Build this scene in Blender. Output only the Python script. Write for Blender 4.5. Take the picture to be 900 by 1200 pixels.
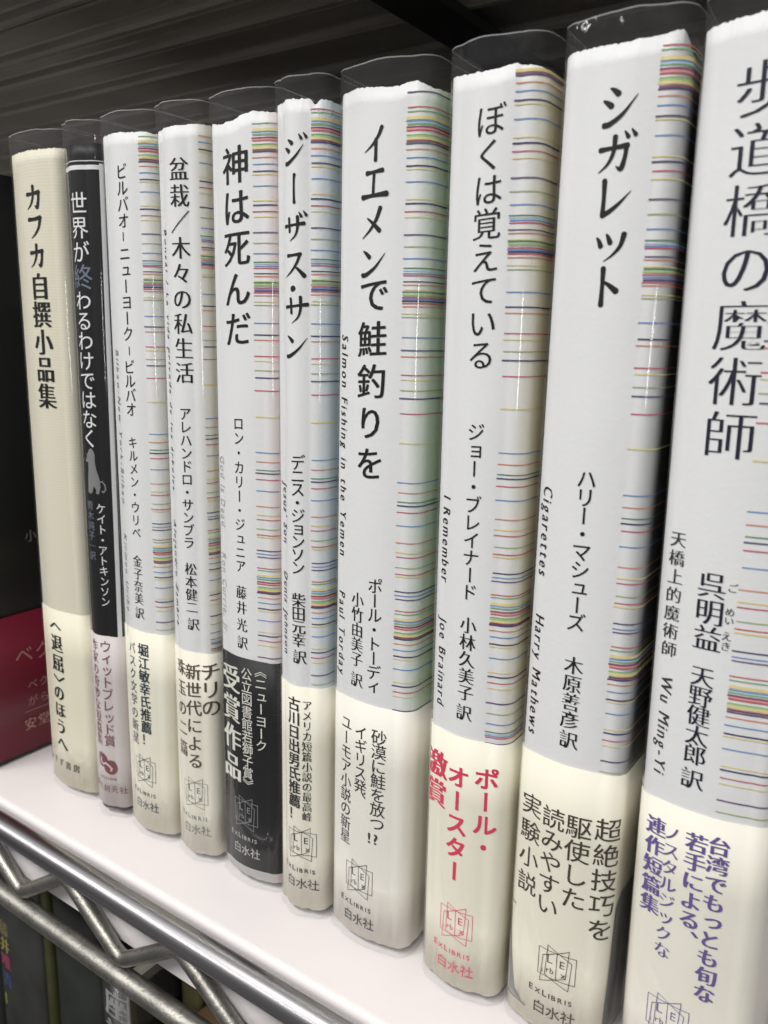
import bpy, bmesh, math, random
from mathutils import Vector, Matrix, noise

for o in list(bpy.data.objects):
    bpy.data.objects.remove(o)
S = bpy.context.scene
COL = S.collection

# ------------------------------------------------------------------ camera
CAM_LOC = Vector((0.1008436, -0.1478, 0.1520862))
v1 = Vector((-1419.0, -237.0, 950.0)); v2 = Vector((-98.0, 4400.0, 950.0))
Xc = (-v1).normalized(); Zc = (-v2).normalized()
Yc = Zc.cross(Xc).normalized(); Zc = Xc.cross(Yc).normalized()
# rows: world axes in (right, down, forward) camera coordinates
right = Vector((Xc.x, Yc.x, Zc.x)); down = Vector((Xc.y, Yc.y, Zc.y)); fwd = Vector((Xc.z, Yc.z, Zc.z))
cam_d = bpy.data.cameras.new('camera'); cam = bpy.data.objects.new('camera', cam_d); COL.objects.link(cam)
up = -down; back = -fwd
cam.matrix_world = Matrix(((right.x, up.x, back.x, CAM_LOC.x), (right.y, up.y, back.y, CAM_LOC.y),
                           (right.z, up.z, back.z, CAM_LOC.z), (0, 0, 0, 1)))
cam_d.sensor_fit = 'HORIZONTAL'; cam_d.sensor_width = 36; cam_d.lens = 38.0
cam_d.clip_start = 0.005; cam_d.clip_end = 20
cam_d.dof.use_dof = True; cam_d.dof.focus_distance = 0.192; cam_d.dof.aperture_fstop = 34
S.camera = cam

# ------------------------------------------------------------------ room light
world = bpy.data.worlds.new('World'); S.world = world; world.use_nodes = True
bg = world.node_tree.nodes['Background']; bg.inputs[1].default_value = 0.47
# the shop around: dark floor, mid walls, pale ceiling
_nt = world.node_tree; _tc = _nt.nodes.new('ShaderNodeTexCoord'); _sx = _nt.nodes.new('ShaderNodeSeparateXYZ'); _nt.links.new(_tc.outputs['Generated'], _sx.inputs[0])
_cr = _nt.nodes.new('ShaderNodeValToRGB'); _mr = _nt.nodes.new('ShaderNodeMapRange'); _mr.inputs[1].default_value = -1; _mr.inputs[2].default_value = 1
_nt.links.new(_sx.outputs[2], _mr.inputs[0]); _nt.links.new(_mr.outputs[0], _cr.inputs[0]); _nt.links.new(_cr.outputs[0], bg.inputs[0])
_e = _cr.color_ramp.elements; _e[0].position = .36; _e[0].color = (.24, .235, .23, 1); _e[1].position = .86; _e[1].color = (1, 1, 1, 1)
for _p, _c in ((.44, (.20, .20, .20)), (.50, (.33, .33, .34)), (.66, (.46, .46, .48)), (.72, (.98, .98, 1.0))):
    _q = _e.new(_p); _q.color = (*_c, 1)

def area(name, loc, target, sx, sy, watts, col=(1, 1, 1)):
    l = bpy.data.lights.new(name, 'AREA'); l.shape = 'RECTANGLE'; l.size = sx; l.size_y = sy; l.energy = watts; l.color = col
    o = bpy.data.objects.new(name, l); COL.objects.link(o); o.location = loc
    o.rotation_euler = (Vector(target) - Vector(loc)).to_track_quat('-Z', 'Y').to_euler(); return o
area('ceiling_tube_near', (-0.15, -0.95, 1.35), (0, 0, 0.05), 1.4, 0.22, 24, (1.0, 0.985, 0.96))
area('ceiling_tube_far', (-2.0, -1.9, 1.5), (0, 0, 0.1), 1.4, 0.16, 16, (1.0, 0.985, 0.96))
area('added_glint_light', (2.3, -2.6, 0.11), (0, 0, 0.14), 0.22, 0.5, 9, (1.0, 0.99, 0.97))  # unseen upright light added for vertical highlights on the film corners
S.view_settings.view_transform = 'Standard'; S.view_settings.look = 'None'
S.view_settings.exposure = 0.19; S.view_settings.gamma = 1.0; S.view_settings.use_curve_mapping = False
S.cycles.max_bounces = 10; S.cycles.transparent_max_bounces = 32; S.cycles.diffuse_bounces = 5
S.cycles.glossy_bounces = 5; S.cycles.use_denoising = True
S.cycles.caustics_reflective = False; S.cycles.caustics_refractive = False

# ------------------------------------------------------------------ materials
def new_mat(name):
    m = bpy.data.materials.new(name); m.use_nodes = True; nt = m.node_tree; nt.nodes.clear()
    out = nt.nodes.new('ShaderNodeOutputMaterial'); return m, nt, out
def N(nt, t, **kw):
    n = nt.nodes.new(t)
    for k, v in kw.items(): setattr(n, k, v)
    return n
def mat(name, col, rough=0.5, metal=0.0, spec=0.5, nscale=0, namt=0.06, bump=0.0, bscale=400, coat=0, vcol=False, stretch=(1, 1, 1), sub=0):
    m, nt, out = new_mat(name); L = nt.links.new
    b = N(nt, 'ShaderNodeBsdfPrincipled'); L(b.outputs[0], out.inputs[0])
    b.inputs['Roughness'].default_value = rough; b.inputs['Metallic'].default_value = metal
    b.inputs['Specular IOR Level'].default_value = spec; b.inputs['Coat Weight'].default_value = coat
    tc = N(nt, 'ShaderNodeTexCoord'); mp = N(nt, 'ShaderNodeMapping'); L(tc.outputs['Object'], mp.inputs[0]); mp.inputs['Scale'].default_value = stretch
    src = None
    if vcol:
        a = N(nt, 'ShaderNodeVertexColor'); a.layer_name = 'Col'; src = a.outputs[0]
    if nscale:
        n = N(nt, 'ShaderNodeTexNoise'); n.inputs['Scale'].default_value = nscale; n.inputs['Detail'].default_value = 5; L(mp.outputs[0], n.inputs[0])
        mr = N(nt, 'ShaderNodeMapRange'); mr.inputs[1].default_value = .3; mr.inputs[2].default_value = .7
        mr.inputs[3].default_value = 1 - namt; mr.inputs[4].default_value = 1 + namt; L(n.outputs[0], mr.inputs[0])
        mx = N(nt, 'ShaderNodeVectorMath', operation='SCALE'); L(mr.outputs[0], mx.inputs['Scale'])
        if src: L(src, mx.inputs[0])
        else: mx.inputs[0].default_value = col[:3]
        L(mx.outputs[0], b.inputs['Base Color'])
    elif src: L(src, b.inputs['Base Color'])
    else: b.inputs['Base Color'].default_value = (*col[:3], 1)
    if bump:
        n2 = N(nt, 'ShaderNodeTexNoise'); n2.inputs['Scale'].default_value = bscale; n2.inputs['Detail'].default_value = 4; L(mp.outputs[0], n2.inputs[0])
        bp = N(nt, 'ShaderNodeBump'); bp.inputs['Strength'].default_value = bump; bp.inputs['Distance'].default_value = 0.0002
        L(n2.outputs[0], bp.inputs['Height']); L(bp.outputs[0], b.inputs['Normal'])
    return m

INK = {'ink': (.008, .008, .009), 'white': (.78, .78, .79), 'dim': (.17, .19, .25), 'wine': (.22, .075, .085), 'teal': (.03, .045, .06),
       'brown': (.11, .075, .06), 'cream': (.74, .73, .66), 'char': (.04, .038, .04), 'red': (.72, .05, .11), 'dbrown': (.06, .045, .035),
       'navyink': (.012, .012, .028), 'purple': (.14, .10, .30), 'pale': (.42, .42, .42), 'grey': (.22, .22, .22), 'pgrey': (.3, .31, .32), 'pink': (.72, .10, .16)}
M_INK = {k: mat('print_' + k, v, .55, spec=.25) for k, v in INK.items()}
M_JACKET = mat('jacket_paper', (1, 1, 1), .5, spec=.25, nscale=60, namt=.015, bump=.25, bscale=900, vcol=True)
M_BAND = mat('band_paper', (1, 1, 1), .5, spec=.25, nscale=50, namt=.02, bump=.2, bscale=700, vcol=True)
M_PAGE = mat('page_block', (.72, .68, .58), .8, nscale=600, namt=.15, stretch=(1, .02, .02))
M_BOARD = mat('cover_board', (.55, .55, .53), .6)
M_STRIPE = mat('stripe_print', (1, 1, 1), .5, vcol=True)
def laid_mat():
    m, nt, out = new_mat('laid_cream_paper'); L = nt.links.new
    b = N(nt, 'ShaderNodeBsdfPrincipled'); L(b.outputs[0], out.inputs[0]); b.inputs['Roughness'].default_value = .6
    tc = N(nt, 'ShaderNodeTexCoord'); w = N(nt, 'ShaderNodeTexWave'); w.bands_direction = 'Z'; w.inputs['Scale'].default_value = 360
    w.inputs['Distortion'].default_value = 1.5; w.inputs['Detail'].default_value = 3; w.inputs['Detail Scale'].default_value = 3
    L(tc.outputs['Object'], w.inputs[0])
    cr = N(nt, 'ShaderNodeValToRGB'); cr.color_ramp.elements[0].color = (.71, .665, .53, 1); cr.color_ramp.elements[1].color = (.75, .71, .58, 1)
    L(w.outputs[1], cr.inputs[0]); L(cr.outputs[0], b.inputs['Base Color'])
    bp = N(nt, 'ShaderNodeBump'); bp.inputs['Strength'].default_value = .15; bp.inputs['Distance'].default_value = .0001
    L(w.outputs[1], bp.inputs['Height']); L(bp.outputs[0], b.inputs['Normal']); return m
M_LAID = laid_mat()
def film_mat(name, haze=.006, rough=.06, bump=.5, scale=90, tint=(.965, .968, .965), crease=1.25):
    m, nt, out = new_mat(name); L = nt.links.new
    tr = N(nt, 'ShaderNodeBsdfTransparent'); tr.inputs[0].default_value = (*tint, 1)
    gl = N(nt, 'ShaderNodeBsdfGlossy'); gl.inputs['Roughness'].default_value = rough; gl.inputs[0].default_value = (1, 1, 1, 1)
    df = N(nt, 'ShaderNodeBsdfDiffuse'); df.inputs[0].default_value = (.85, .86, .87, 1)
    tc = N(nt, 'ShaderNodeTexCoord'); mp = N(nt, 'ShaderNodeMapping'); mp.inputs['Scale'].default_value = (1, 1, .16); L(tc.outputs['Object'], mp.inputs[0])
    n = N(nt, 'ShaderNodeTexNoise'); n.inputs['Scale'].default_value = scale; n.inputs['Detail'].default_value = 2; L(mp.outputs[0], n.inputs[0])
    bp = N(nt, 'ShaderNodeBump'); bp.inputs['Strength'].default_value = bump; bp.inputs['Distance'].default_value = .0012
    sp = N(nt, 'ShaderNodeSeparateXYZ'); L(tc.outputs['Object'], sp.inputs[0]); zr = N(nt, 'ShaderNodeMapRange')
    zr.inputs[1].default_value = .197; zr.inputs[2].default_value = .203; L(sp.outputs[2], zr.inputs[0])
    vo = N(nt, 'ShaderNodeTexNoise'); vo.inputs['Scale'].default_value = 150; vo.inputs['Detail'].default_value = 3; vo.inputs['Distortion'].default_value = 1.5
    mp2 = N(nt, 'ShaderNodeMapping'); mp2.inputs['Scale'].default_value = (1, 1, .3); L(tc.outputs['Object'], mp2.inputs[0]); L(mp2.outputs[0], vo.inputs[0])
    mm = N(nt, 'ShaderNodeMath', operation='MULTIPLY'); L(vo.outputs[0], mm.inputs[0]); L(zr.outputs[0], mm.inputs[1]); zr.inputs[4].default_value = crease
    ad = N(nt, 'ShaderNodeMath', operation='ADD'); L(mm.outputs[0], ad.inputs[0]); L(n.outputs[0], ad.inputs[1])
    L(ad.outputs[0], bp.inputs['Height']); L(bp.outputs[0], gl.inputs['Normal'])
    fr = N(nt, 'ShaderNodeFresnel'); geo = N(nt, 'ShaderNodeNewGeometry'); io = N(nt, 'ShaderNodeMapRange')
    io.inputs[3].default_value = 1.36; io.inputs[4].default_value = 1/1.36; L(geo.outputs['Backfacing'], io.inputs[0]); L(io.outputs[0], fr.inputs[0]); L(bp.outputs[0], fr.inputs['Normal'])
    m1 = N(nt, 'ShaderNodeMixShader'); L(fr.outputs[0], m1.inputs[0]); L(tr.outputs[0], m1.inputs[1]); L(gl.outputs[0], m1.inputs[2])
    m2 = N(nt, 'ShaderNodeMixShader')
    zb = N(nt, 'ShaderNodeMapRange'); zb.inputs[1].default_value = .0035; zb.inputs[2].default_value = .0015; zb.inputs[4].default_value = .13 if crease else 0; L(sp.outputs[2], zb.inputs[0])
    zt = N(nt, 'ShaderNodeMapRange'); zt.inputs[1].default_value = .2008; zt.inputs[2].default_value = .2022; L(sp.outputs[2], zt.inputs[0])
    zh = N(nt, 'ShaderNodeMath', operation='MULTIPLY_ADD'); L(zt.outputs[0], zh.inputs[0]); zh.inputs[1].default_value = .013; zh.inputs[2].default_value = haze
    zs_ = N(nt, 'ShaderNodeMath', operation='ADD'); L(zh.outputs[0], zs_.inputs[0]); L(zb.outputs[0], zs_.inputs[1]); L(zs_.outputs[0], m2.inputs[0]); L(m1.outputs[0], m2.inputs[1]); L(df.outputs[0], m2.inputs[2])
    L(m2.outputs[0], out.inputs[0]); return m
M_FILM = film_mat('clear_film'); M_FILM_LOW = film_mat('clear_film_low', haze=.0, rough=.12, bump=.3, scale=25, crease=0); M_RIM = film_mat('film_cut_edge', haze=.26, rough=.2)
M_CHROME = mat('chrome_wire', (.40, .39, .40), .31, metal=1, nscale=420, namt=.38, bump=.3, bscale=600, stretch=(.012, 1, 1))
def zinc_mat():
    m, nt, out = new_mat('worn_zinc_wire'); L = nt.links.new
    b = N(nt, 'ShaderNodeBsdfPrincipled'); L(b.outputs[0], out.inputs[0]); b.inputs['Metallic'].default_value = 1
    tc = N(nt, 'ShaderNodeTexCoord'); n = N(nt, 'ShaderNodeTexNoise'); n.inputs['Scale'].default_value = 1100; n.inputs['Detail'].default_value = 3; L(tc.outputs['Object'], n.inputs[0])
    cr = N(nt, 'ShaderNodeValToRGB'); e = cr.color_ramp.elements
    e[0].position = .30; e[0].color = (.20, .18, .155, 1); e[1].position = .42; e[1].color = (.36, .345, .315, 1)
    L(n.outputs[0], cr.inputs[0]); 
    n3 = N(nt, 'ShaderNodeTexNoise'); n3.inputs['Scale'].default_value = 120; L(tc.outputs['Object'], n3.inputs[0])
    mr = N(nt, 'ShaderNodeMapRange'); mr.inputs[1].default_value = .35; mr.inputs[2].default_value = .65; mr.inputs[3].default_value = .75; mr.inputs[4].default_value = 1.1; L(n3.outputs[0], mr.inputs[0])
    mx = N(nt, 'ShaderNodeVectorMath', operation='SCALE'); L(cr.outputs[0], mx.inputs[0]); L(mr.outputs[0], mx.inputs['Scale']); L(mx.outputs[0], b.inputs['Base Color'])
    b.inputs['Roughness'].default_value = .46
    bp = N(nt, 'ShaderNodeBump'); bp.inputs['Strength'].default_value = .5; bp.inputs['Distance'].default_value = .0002
    L(n.outputs[0], bp.inputs['Height']); L(bp.outputs[0], b.inputs['Normal']); return m
M_ZINC = zinc_mat()
M_LINER = mat('white_liner_board', (.75, .705, .70), .42, nscale=40, namt=.012, bump=.12, bscale=500)
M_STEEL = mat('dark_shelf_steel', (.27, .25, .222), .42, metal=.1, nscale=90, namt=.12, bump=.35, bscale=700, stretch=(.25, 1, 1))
M_RIB = mat('dark_shelf_rib', (.075, .07, .064), .38, metal=.2, nscale=120, namt=.3, bump=.3, bscale=600, stretch=(.2, 1, 1))
M_BLACKSTEEL = mat('black_brace', (.018, .018, .018), .5)
M_WALL = mat('dark_back_panel', (.02, .02, .02), .7)

# ------------------------------------------------------------------ helpers (mm in, metres out)
K = .001
def link(name, me, m, parent=None, loc=None):
    o = bpy.data.objects.new(name, me); COL.objects.link(o)
    if m is not None:
        for x in (m if isinstance(m, (list, tuple)) else [m]): me.materials.append(x)
    if parent: o.parent = parent
    if loc: o.location = loc
    return o
def mesh(name, verts, faces, m, parent=None, smooth=False, cols=None, mi=None, loc=None):
    me = bpy.data.meshes.new(name); me.from_pydata([(v[0]*K, v[1]*K, v[2]*K) for v in verts], [], faces)
    o = link(name, me, m, parent, loc)
    if smooth: me.polygons.foreach_set('use_smooth', [True]*len(me.polygons))
    if mi: me.polygons.foreach_set('material_index', mi)
    if cols:
        a = me.color_attributes.new('Col', 'FLOAT_COLOR', 'POINT')
        for i, c in enumerate(cols): a.data[i].color = (*c, 1)
    me.update(); return o
def tag(o, label, cat, group=None):
    o['label'] = label; o['category'] = cat
    if group: o['group'] = group
    return o
def thing(name, loc, label, cat, group=None):
    o = bpy.data.objects.new(name, None); o.empty_display_size = .01; COL.objects.link(o); o.location = Vector(loc)*K
    return tag(o, label, cat, group)
def bevel_box(name, x0, x1, y0, y1, z0, z1, m, parent=None, r=.6, seg=2, jitter=0):
    bm = bmesh.new(); bmesh.ops.create_cube(bm, size=1)
    for v in bm.verts:
        v.co = Vector(((x0+x1)/2+v.co.x*(x1-x0), (y0+y1)/2+v.co.y*(y1-y0), (z0+z1)/2+v.co.z*(z1-z0)))*K
    if r: bmesh.ops.bevel(bm, geom=list(bm.edges), offset=r*K, segments=seg, affect='EDGES', profile=.5)
    me = bpy.data.meshes.new(name); bm.to_mesh(me); bm.free(); return link(name, me, m, parent)
def tube(name, pts, r, m, parent=None, seg=20, cap=True):
    vs, fs = [], []; n = len(pts); P = [Vector(p) for p in pts]; prev = None
    for i, p in enumerate(P):
        t = (P[min(i+1, n-1)] - P[max(i-1, 0)]).normalized()
        a = prev if prev is not None else (Vector((0, 0, 1)) if abs(t.z) < .9 else Vector((0, 1, 0)))
        u = (a - t*a.dot(t)).normalized(); w = t.cross(u); prev = u
        for k in range(seg):
            an = 2*math.pi*k/seg; vs.append(p + u*(r*math.cos(an)) + w*(r*math.sin(an)))
    for i in range(n-1):
        for k in range(seg):
            fs.append((i*seg+k, i*seg+(k+1) % seg, (i+1)*seg+(k+1) % seg, (i+1)*seg+k))
    if cap: fs.append(tuple(range(seg))[::-1]); fs.append(tuple(range((n-1)*seg, n*seg)))
    return mesh(name, vs, fs, m, parent, smooth=True)

# ------------------------------------------------------------------ the curved spine as a map from (s along the paper, z) to space
class Prof:
    def __init__(self, x0, x1, r, depth=130, bulge=.9):
        w = (x1-x0)/2; self.w = w; self.cx = (x0+x1)/2; self.r = r
        R = []
        for i in range(12): x = (w-r)*i/11; R.append((x, bulge*(x/(w-r))**2))
        for i in range(1, 15): a = math.pi/2*(1-i/14); R.append((w-r+r*math.cos(a), bulge+r-r*math.sin(a)))
        for y in (8, 15, 30, 60, depth): R.append((w, y))
        L = [(-x, y) for x, y in R[1:]][::-1]
        self.P = L+R; s = [0]
        for a, b in zip(self.P, self.P[1:]): s.append(s[-1]+math.hypot(b[0]-a[0], b[1]-a[1]))
        mid = s[len(L)]; self.s = [q-mid for q in s]; self.sc = self.s[len(L)+11]   # sc: where the corner starts
        self.se = self.s[len(L)+25]; self.smax = self.s[-1]
        # smooth normals
        self.n = []
        for i in range(len(self.P)):
            a = self.P[max(i-1, 0)]; b = self.P[min(i+1, len(self.P)-1)]; d = math.hypot(b[0]-a[0], b[1]-a[1])
            self.n.append(((b[1]-a[1])/d, -(b[0]-a[0])/d))
    def at(self, s, off=0.0):
        S_ = self.s; s = max(S_[0], min(S_[-1], s)); lo, hi = 0, len(S_)-1
        while hi-lo > 1:
            m_ = (lo+hi)//2
            if S_[m_] <= s: lo = m_
            else: hi = m_
        t = (s-S_[lo])/(S_[hi]-S_[lo]); P, n = self.P, self.n
        nx = n[lo][0]*(1-t)+n[hi][0]*t; ny = n[lo][1]*(1-t)+n[hi][1]*t; l = math.hypot(nx, ny)
        return (P[lo][0]*(1-t)+P[hi][0]*t+off*nx/l, P[lo][1]*(1-t)+P[hi][1]*t+off*ny/l)
    def samples(self, a, b, fine=.7):
        out = [a]; q = a
        while q < b-1e-6:
            q += fine if abs(q) < self.se+6 else 9
            out.append(min(q, b))
        return out

OFF_J, OFF_B, OFF_F, EPS = .35, .58, 1.05, .045
def sheet(name, prof, s0, s1, zb, zt, off, m, parent, thick=.13, nz=2, colf=None, offf=None, fine=.7, zs=None):
    """paper wrapped round the spine: two faces and its cut edges"""
    ss = prof.samples(s0, s1, fine); vs, fs, cols = [], [], []
    rows = zs or [i/(nz-1) for i in range(nz)]; nz = len(rows); ns = len(ss)
    for side in (0, 1):
        for t in rows:
            for s in ss:
                z0, z1 = zb(s), zt(s); z = z0+(z1-z0)*t
                o = off - side*thick + (offf(s, z) if offf else 0); x, y = prof.at(s, o); vs.append((x, y, z))
                cols.append(colf(s, z) if colf else (1, 1, 1))
    B = nz*ns
    for j in range(nz-1):
        for i in range(ns-1):
            a = j*ns+i; fs.append((a, a+1, a+ns+1, a+ns)); fs.append((B+a, B+a+ns, B+a+ns+1, B+a+1))
    for i in range(ns-1):
        fs.append((i, B+i, B+i+1, i+1)); a = (nz-1)*ns+i; fs.append((a, a+1, B+a+1, B+a))
    for j in range(nz-1):
        a = j*ns; fs.append((a, a+ns, B+a+ns, B+a)); a = j*ns+ns-1; fs.append((a, B+a, B+a+ns, a+ns))
    return mesh(name, vs, fs, m, parent, smooth=True, cols=cols if colf else None)

# ------------------------------------------------------------------ lettering
GL = {}
def glyph(ch, offset=0.0, res=3):
    k = (ch, offset, res)
    if k in GL: return GL[k]
    c = bpy.data.curves.new('g', 'FONT'); c.body = ch; c.offset = offset; c.resolution_u = res
    o = bpy.data.objects.new('g', c); COL.objects.link(o); dg = bpy.context.evaluated_depsgraph_get()
    me = o.evaluated_get(dg).to_mesh(); v = [(p.co.x, p.co.y) for p in me.vertices]; f = [tuple(p.vertices) for p in me.polygons]
    o.evaluated_get(dg).to_mesh_clear(); bpy.data.objects.remove(o); bpy.data.curves.remove(c)
    GL[k] = (v, f); return GL[k]
STYLE = {'g': (0, [(0, 0), (.008, 0)], 0), 'gb': (0, [(-.022, -.014), (.022, -.014), (-.022, .014), (.022, .014)], 0), 'm': (-.015, [(-.03, 0), (-.01, 0), (.01, 0), (.03, 0)], 0),
         'mb': (-.003, [(-.042, 0), (-.014, 0), (.014, 0), (.042, 0)], 0), 'mk': (-.002, [(-.02, -.004), (0, .006), (.018, 0)], .07), 'k': (-.004, [(-.012, -.004), (.012, .004)], .05), 'ml': (-.020, [(-.022, 0), (-.008, 0), (.008, 0), (.022, 0)], 0), 'mt': (-.010, [(-.016, -.004), (0, .004), (.014, 0)], .07),
         'tb': (0, [(0, 0)], .05),
         'tk': (0, [(-.016, 0), (.016, 0)], .05), 'r': (-.008, [(-.026, -.004), (0, 0), (.026, .004)], 0), 'l': (-.002, [(0, 0)], 0)}
# brush katakana: strokes of (x, y, width) in a unit square
DOTS = [[(.70, 1.0, .03), (.79, .86, .09)], [(.87, 1.04, .03), (.97, .90, .09)]]
BR = {
 'イ': [[(.74, .97, .10), (.62, .72, .085), (.40, .48, .06), (.10, .28, .015)], [(.53, .62, .10), (.535, .3, .09), (.53, .02, .10)]],
 'エ': [[(.20, .83, .11), (.45, .85, .07), (.80, .89, .11)], [(.49, .84, .08), (.47, .5, .075), (.46, .18, .08)], [(.04, .13, .12), (.4, .16, .08), (.96, .20, .13)]],
 'メ': [[(.74, .96, .11), (.60, .62, .09), (.36, .30, .06), (.06, .06, .015)], [(.26, .66, .04), (.48, .50, .085), (.72, .28, .12)]],
 'ン': [[(.12, .84, .04), (.24, .76, .09), (.36, .65, .12)], [(.08, .10, .11), (.26, .13, .10), (.60, .36, .065), (.95, .78, .012)]],
 'シ': [[(.25, .94, .04), (.35, .88, .09), (.46, .79, .12)], [(.08, .66, .04), (.18, .60, .09), (.30, .51, .12)], [(.12, .06, .11), (.30, .09, .10), (.62, .32, .065), (.95, .74, .012)]],
 'サ': [[(.03, .60, .10), (.5, .64, .065), (.97, .69, .11)], [(.29, .90, .09), (.31, .65, .08), (.32, .38, .085)], [(.70, .95, .10), (.70, .55, .08), (.60, .24, .055), (.34, .02, .012)]],
 'ス': [[(.18, .82, .10), (.45, .84, .07), (.76, .87, .10)], [(.74, .88, .09), (.60, .55, .075), (.36, .26, .055), (.06, .06, .012)], [(.50, .46, .04), (.68, .32, .085), (.90, .10, .13)]],
 'カ': [[(.08, .64, .10), (.45, .67, .075), (.86, .71, .11)], [(.83, .70, .09), (.80, .38, .085), (.71, .10, .10), (.56, .18, .012)], [(.50, .97, .10), (.47, .55, .08), (.32, .24, .055), (.06, .03, .012)]],
 'フ': [[(.10, .82, .11), (.45, .83, .08), (.86, .88, .11)], [(.84, .87, .10), (.74, .50, .08), (.50, .22, .055), (.22, .04, .012)]],
 'レ': [[(.26, .95, .11), (.27, .5, .085), (.26, .09, .10)], [(.25, .08, .11), (.45, .18, .09), (.70, .38, .06), (.96, .66, .012)]],
 'ッ': [[(.16, .64, .04), (.22, .56, .08), (.28, .42, .11)], [(.42, .72, .04), (.47, .64, .08), (.53, .50, .11)], [(.88, .72, .11), (.80, .42, .08), (.62, .20, .05), (.38, .03, .012)]],
 'ト': [[(.40, .98, .11), (.405, .5, .085), (.40, .02, .11)], [(.41, .64, .04), (.58, .54, .085), (.78, .38, .13)]],
 'ー': [[(.52, .98, .10), (.50, .8, .07), (.50, .2, .075), (.51, .03, .10)]],
}
BR['ジ'] = [[(x*.92, y*.9, w) for x, y, w in st] for st in BR['シ']] + DOTS
BR['ザ'] = [[(x*.92, y*.9, w) for x, y, w in st] for st in BR['サ']] + DOTS
BR['ガ'] = [[(x*.92, y*.92, w) for x, y, w in st] for st in BR['カ']] + DOTS
def brush(ch, wk=1.0):
    vs, fs = [], []
    for k, st in enumerate(BR[ch]):
        st = [(a, b, c*wk) for a, b, c in st]
        P = [Vector(p) for p in st]; Q = [P[0]*2-P[1]]+P+[P[-1]*2-P[-2]]; pts = []
        for i in range(1, len(Q)-2):
            for t in [j/5 for j in range(5)]:
                a, b, c, d = Q[i-1:i+3]
                pts.append(.5*((2*b)+(c-a)*t+(2*a-5*b+4*c-d)*t*t+(3*b-a-3*c+d)*t**3))
        pts.append(P[-1]); base = len(vs); n = len(pts)
        d0 = (pts[1]-pts[0]).xy.normalized(); d1 = (pts[-1]-pts[-2]).xy.normalized()
        for i, p in enumerate(pts):
            t = (pts[min(i+1, n-1)]-pts[max(i-1, 0)]).xy.normalized(); nn = Vector((-t.y, t.x)); w = max(p.z, .008)/2
            vs.append((p.x+nn.x*w, p.y+nn.y*w, k)); vs.append((p.x-nn.x*w, p.y-nn.y*w, k))
        for i in range(n-1): a = base+2*i; fs.append((a, a+1, a+3, a+2))
        for (p, d, ia, ib) in ((pts[0], -d0, base, base+1), (pts[-1], d1, base+2*n-2, base+2*n-1)):
            w = max(p.z, .008)/2; nn = Vector((-d.y, d.x)); idx = []
            for q in range(1, 4):
                an = math.pi*q/4; e = p.xy+nn*(w*math.cos(an))+d*(w*math.sin(an)*.8); idx.append(len(vs)); vs.append((e.x, e.y, k))
            va = Vector(vs[ia][:2]); first, last = (ia, ib) if (va-(p.xy+nn*w)).length < w*.5 else (ib, ia)
            fs.append((first, *idx, last))
    return vs, fs
VERT = {'、': (.6, .6), '。': (.6, .6), 'ッ': (.06, .06), 'ョ': (.06, .06), 'ュ': (.06, .06), 'ィ': (.06, .06), 'っ': (.06, .06)}
ROT = set('ー〈〉《》│')
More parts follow.
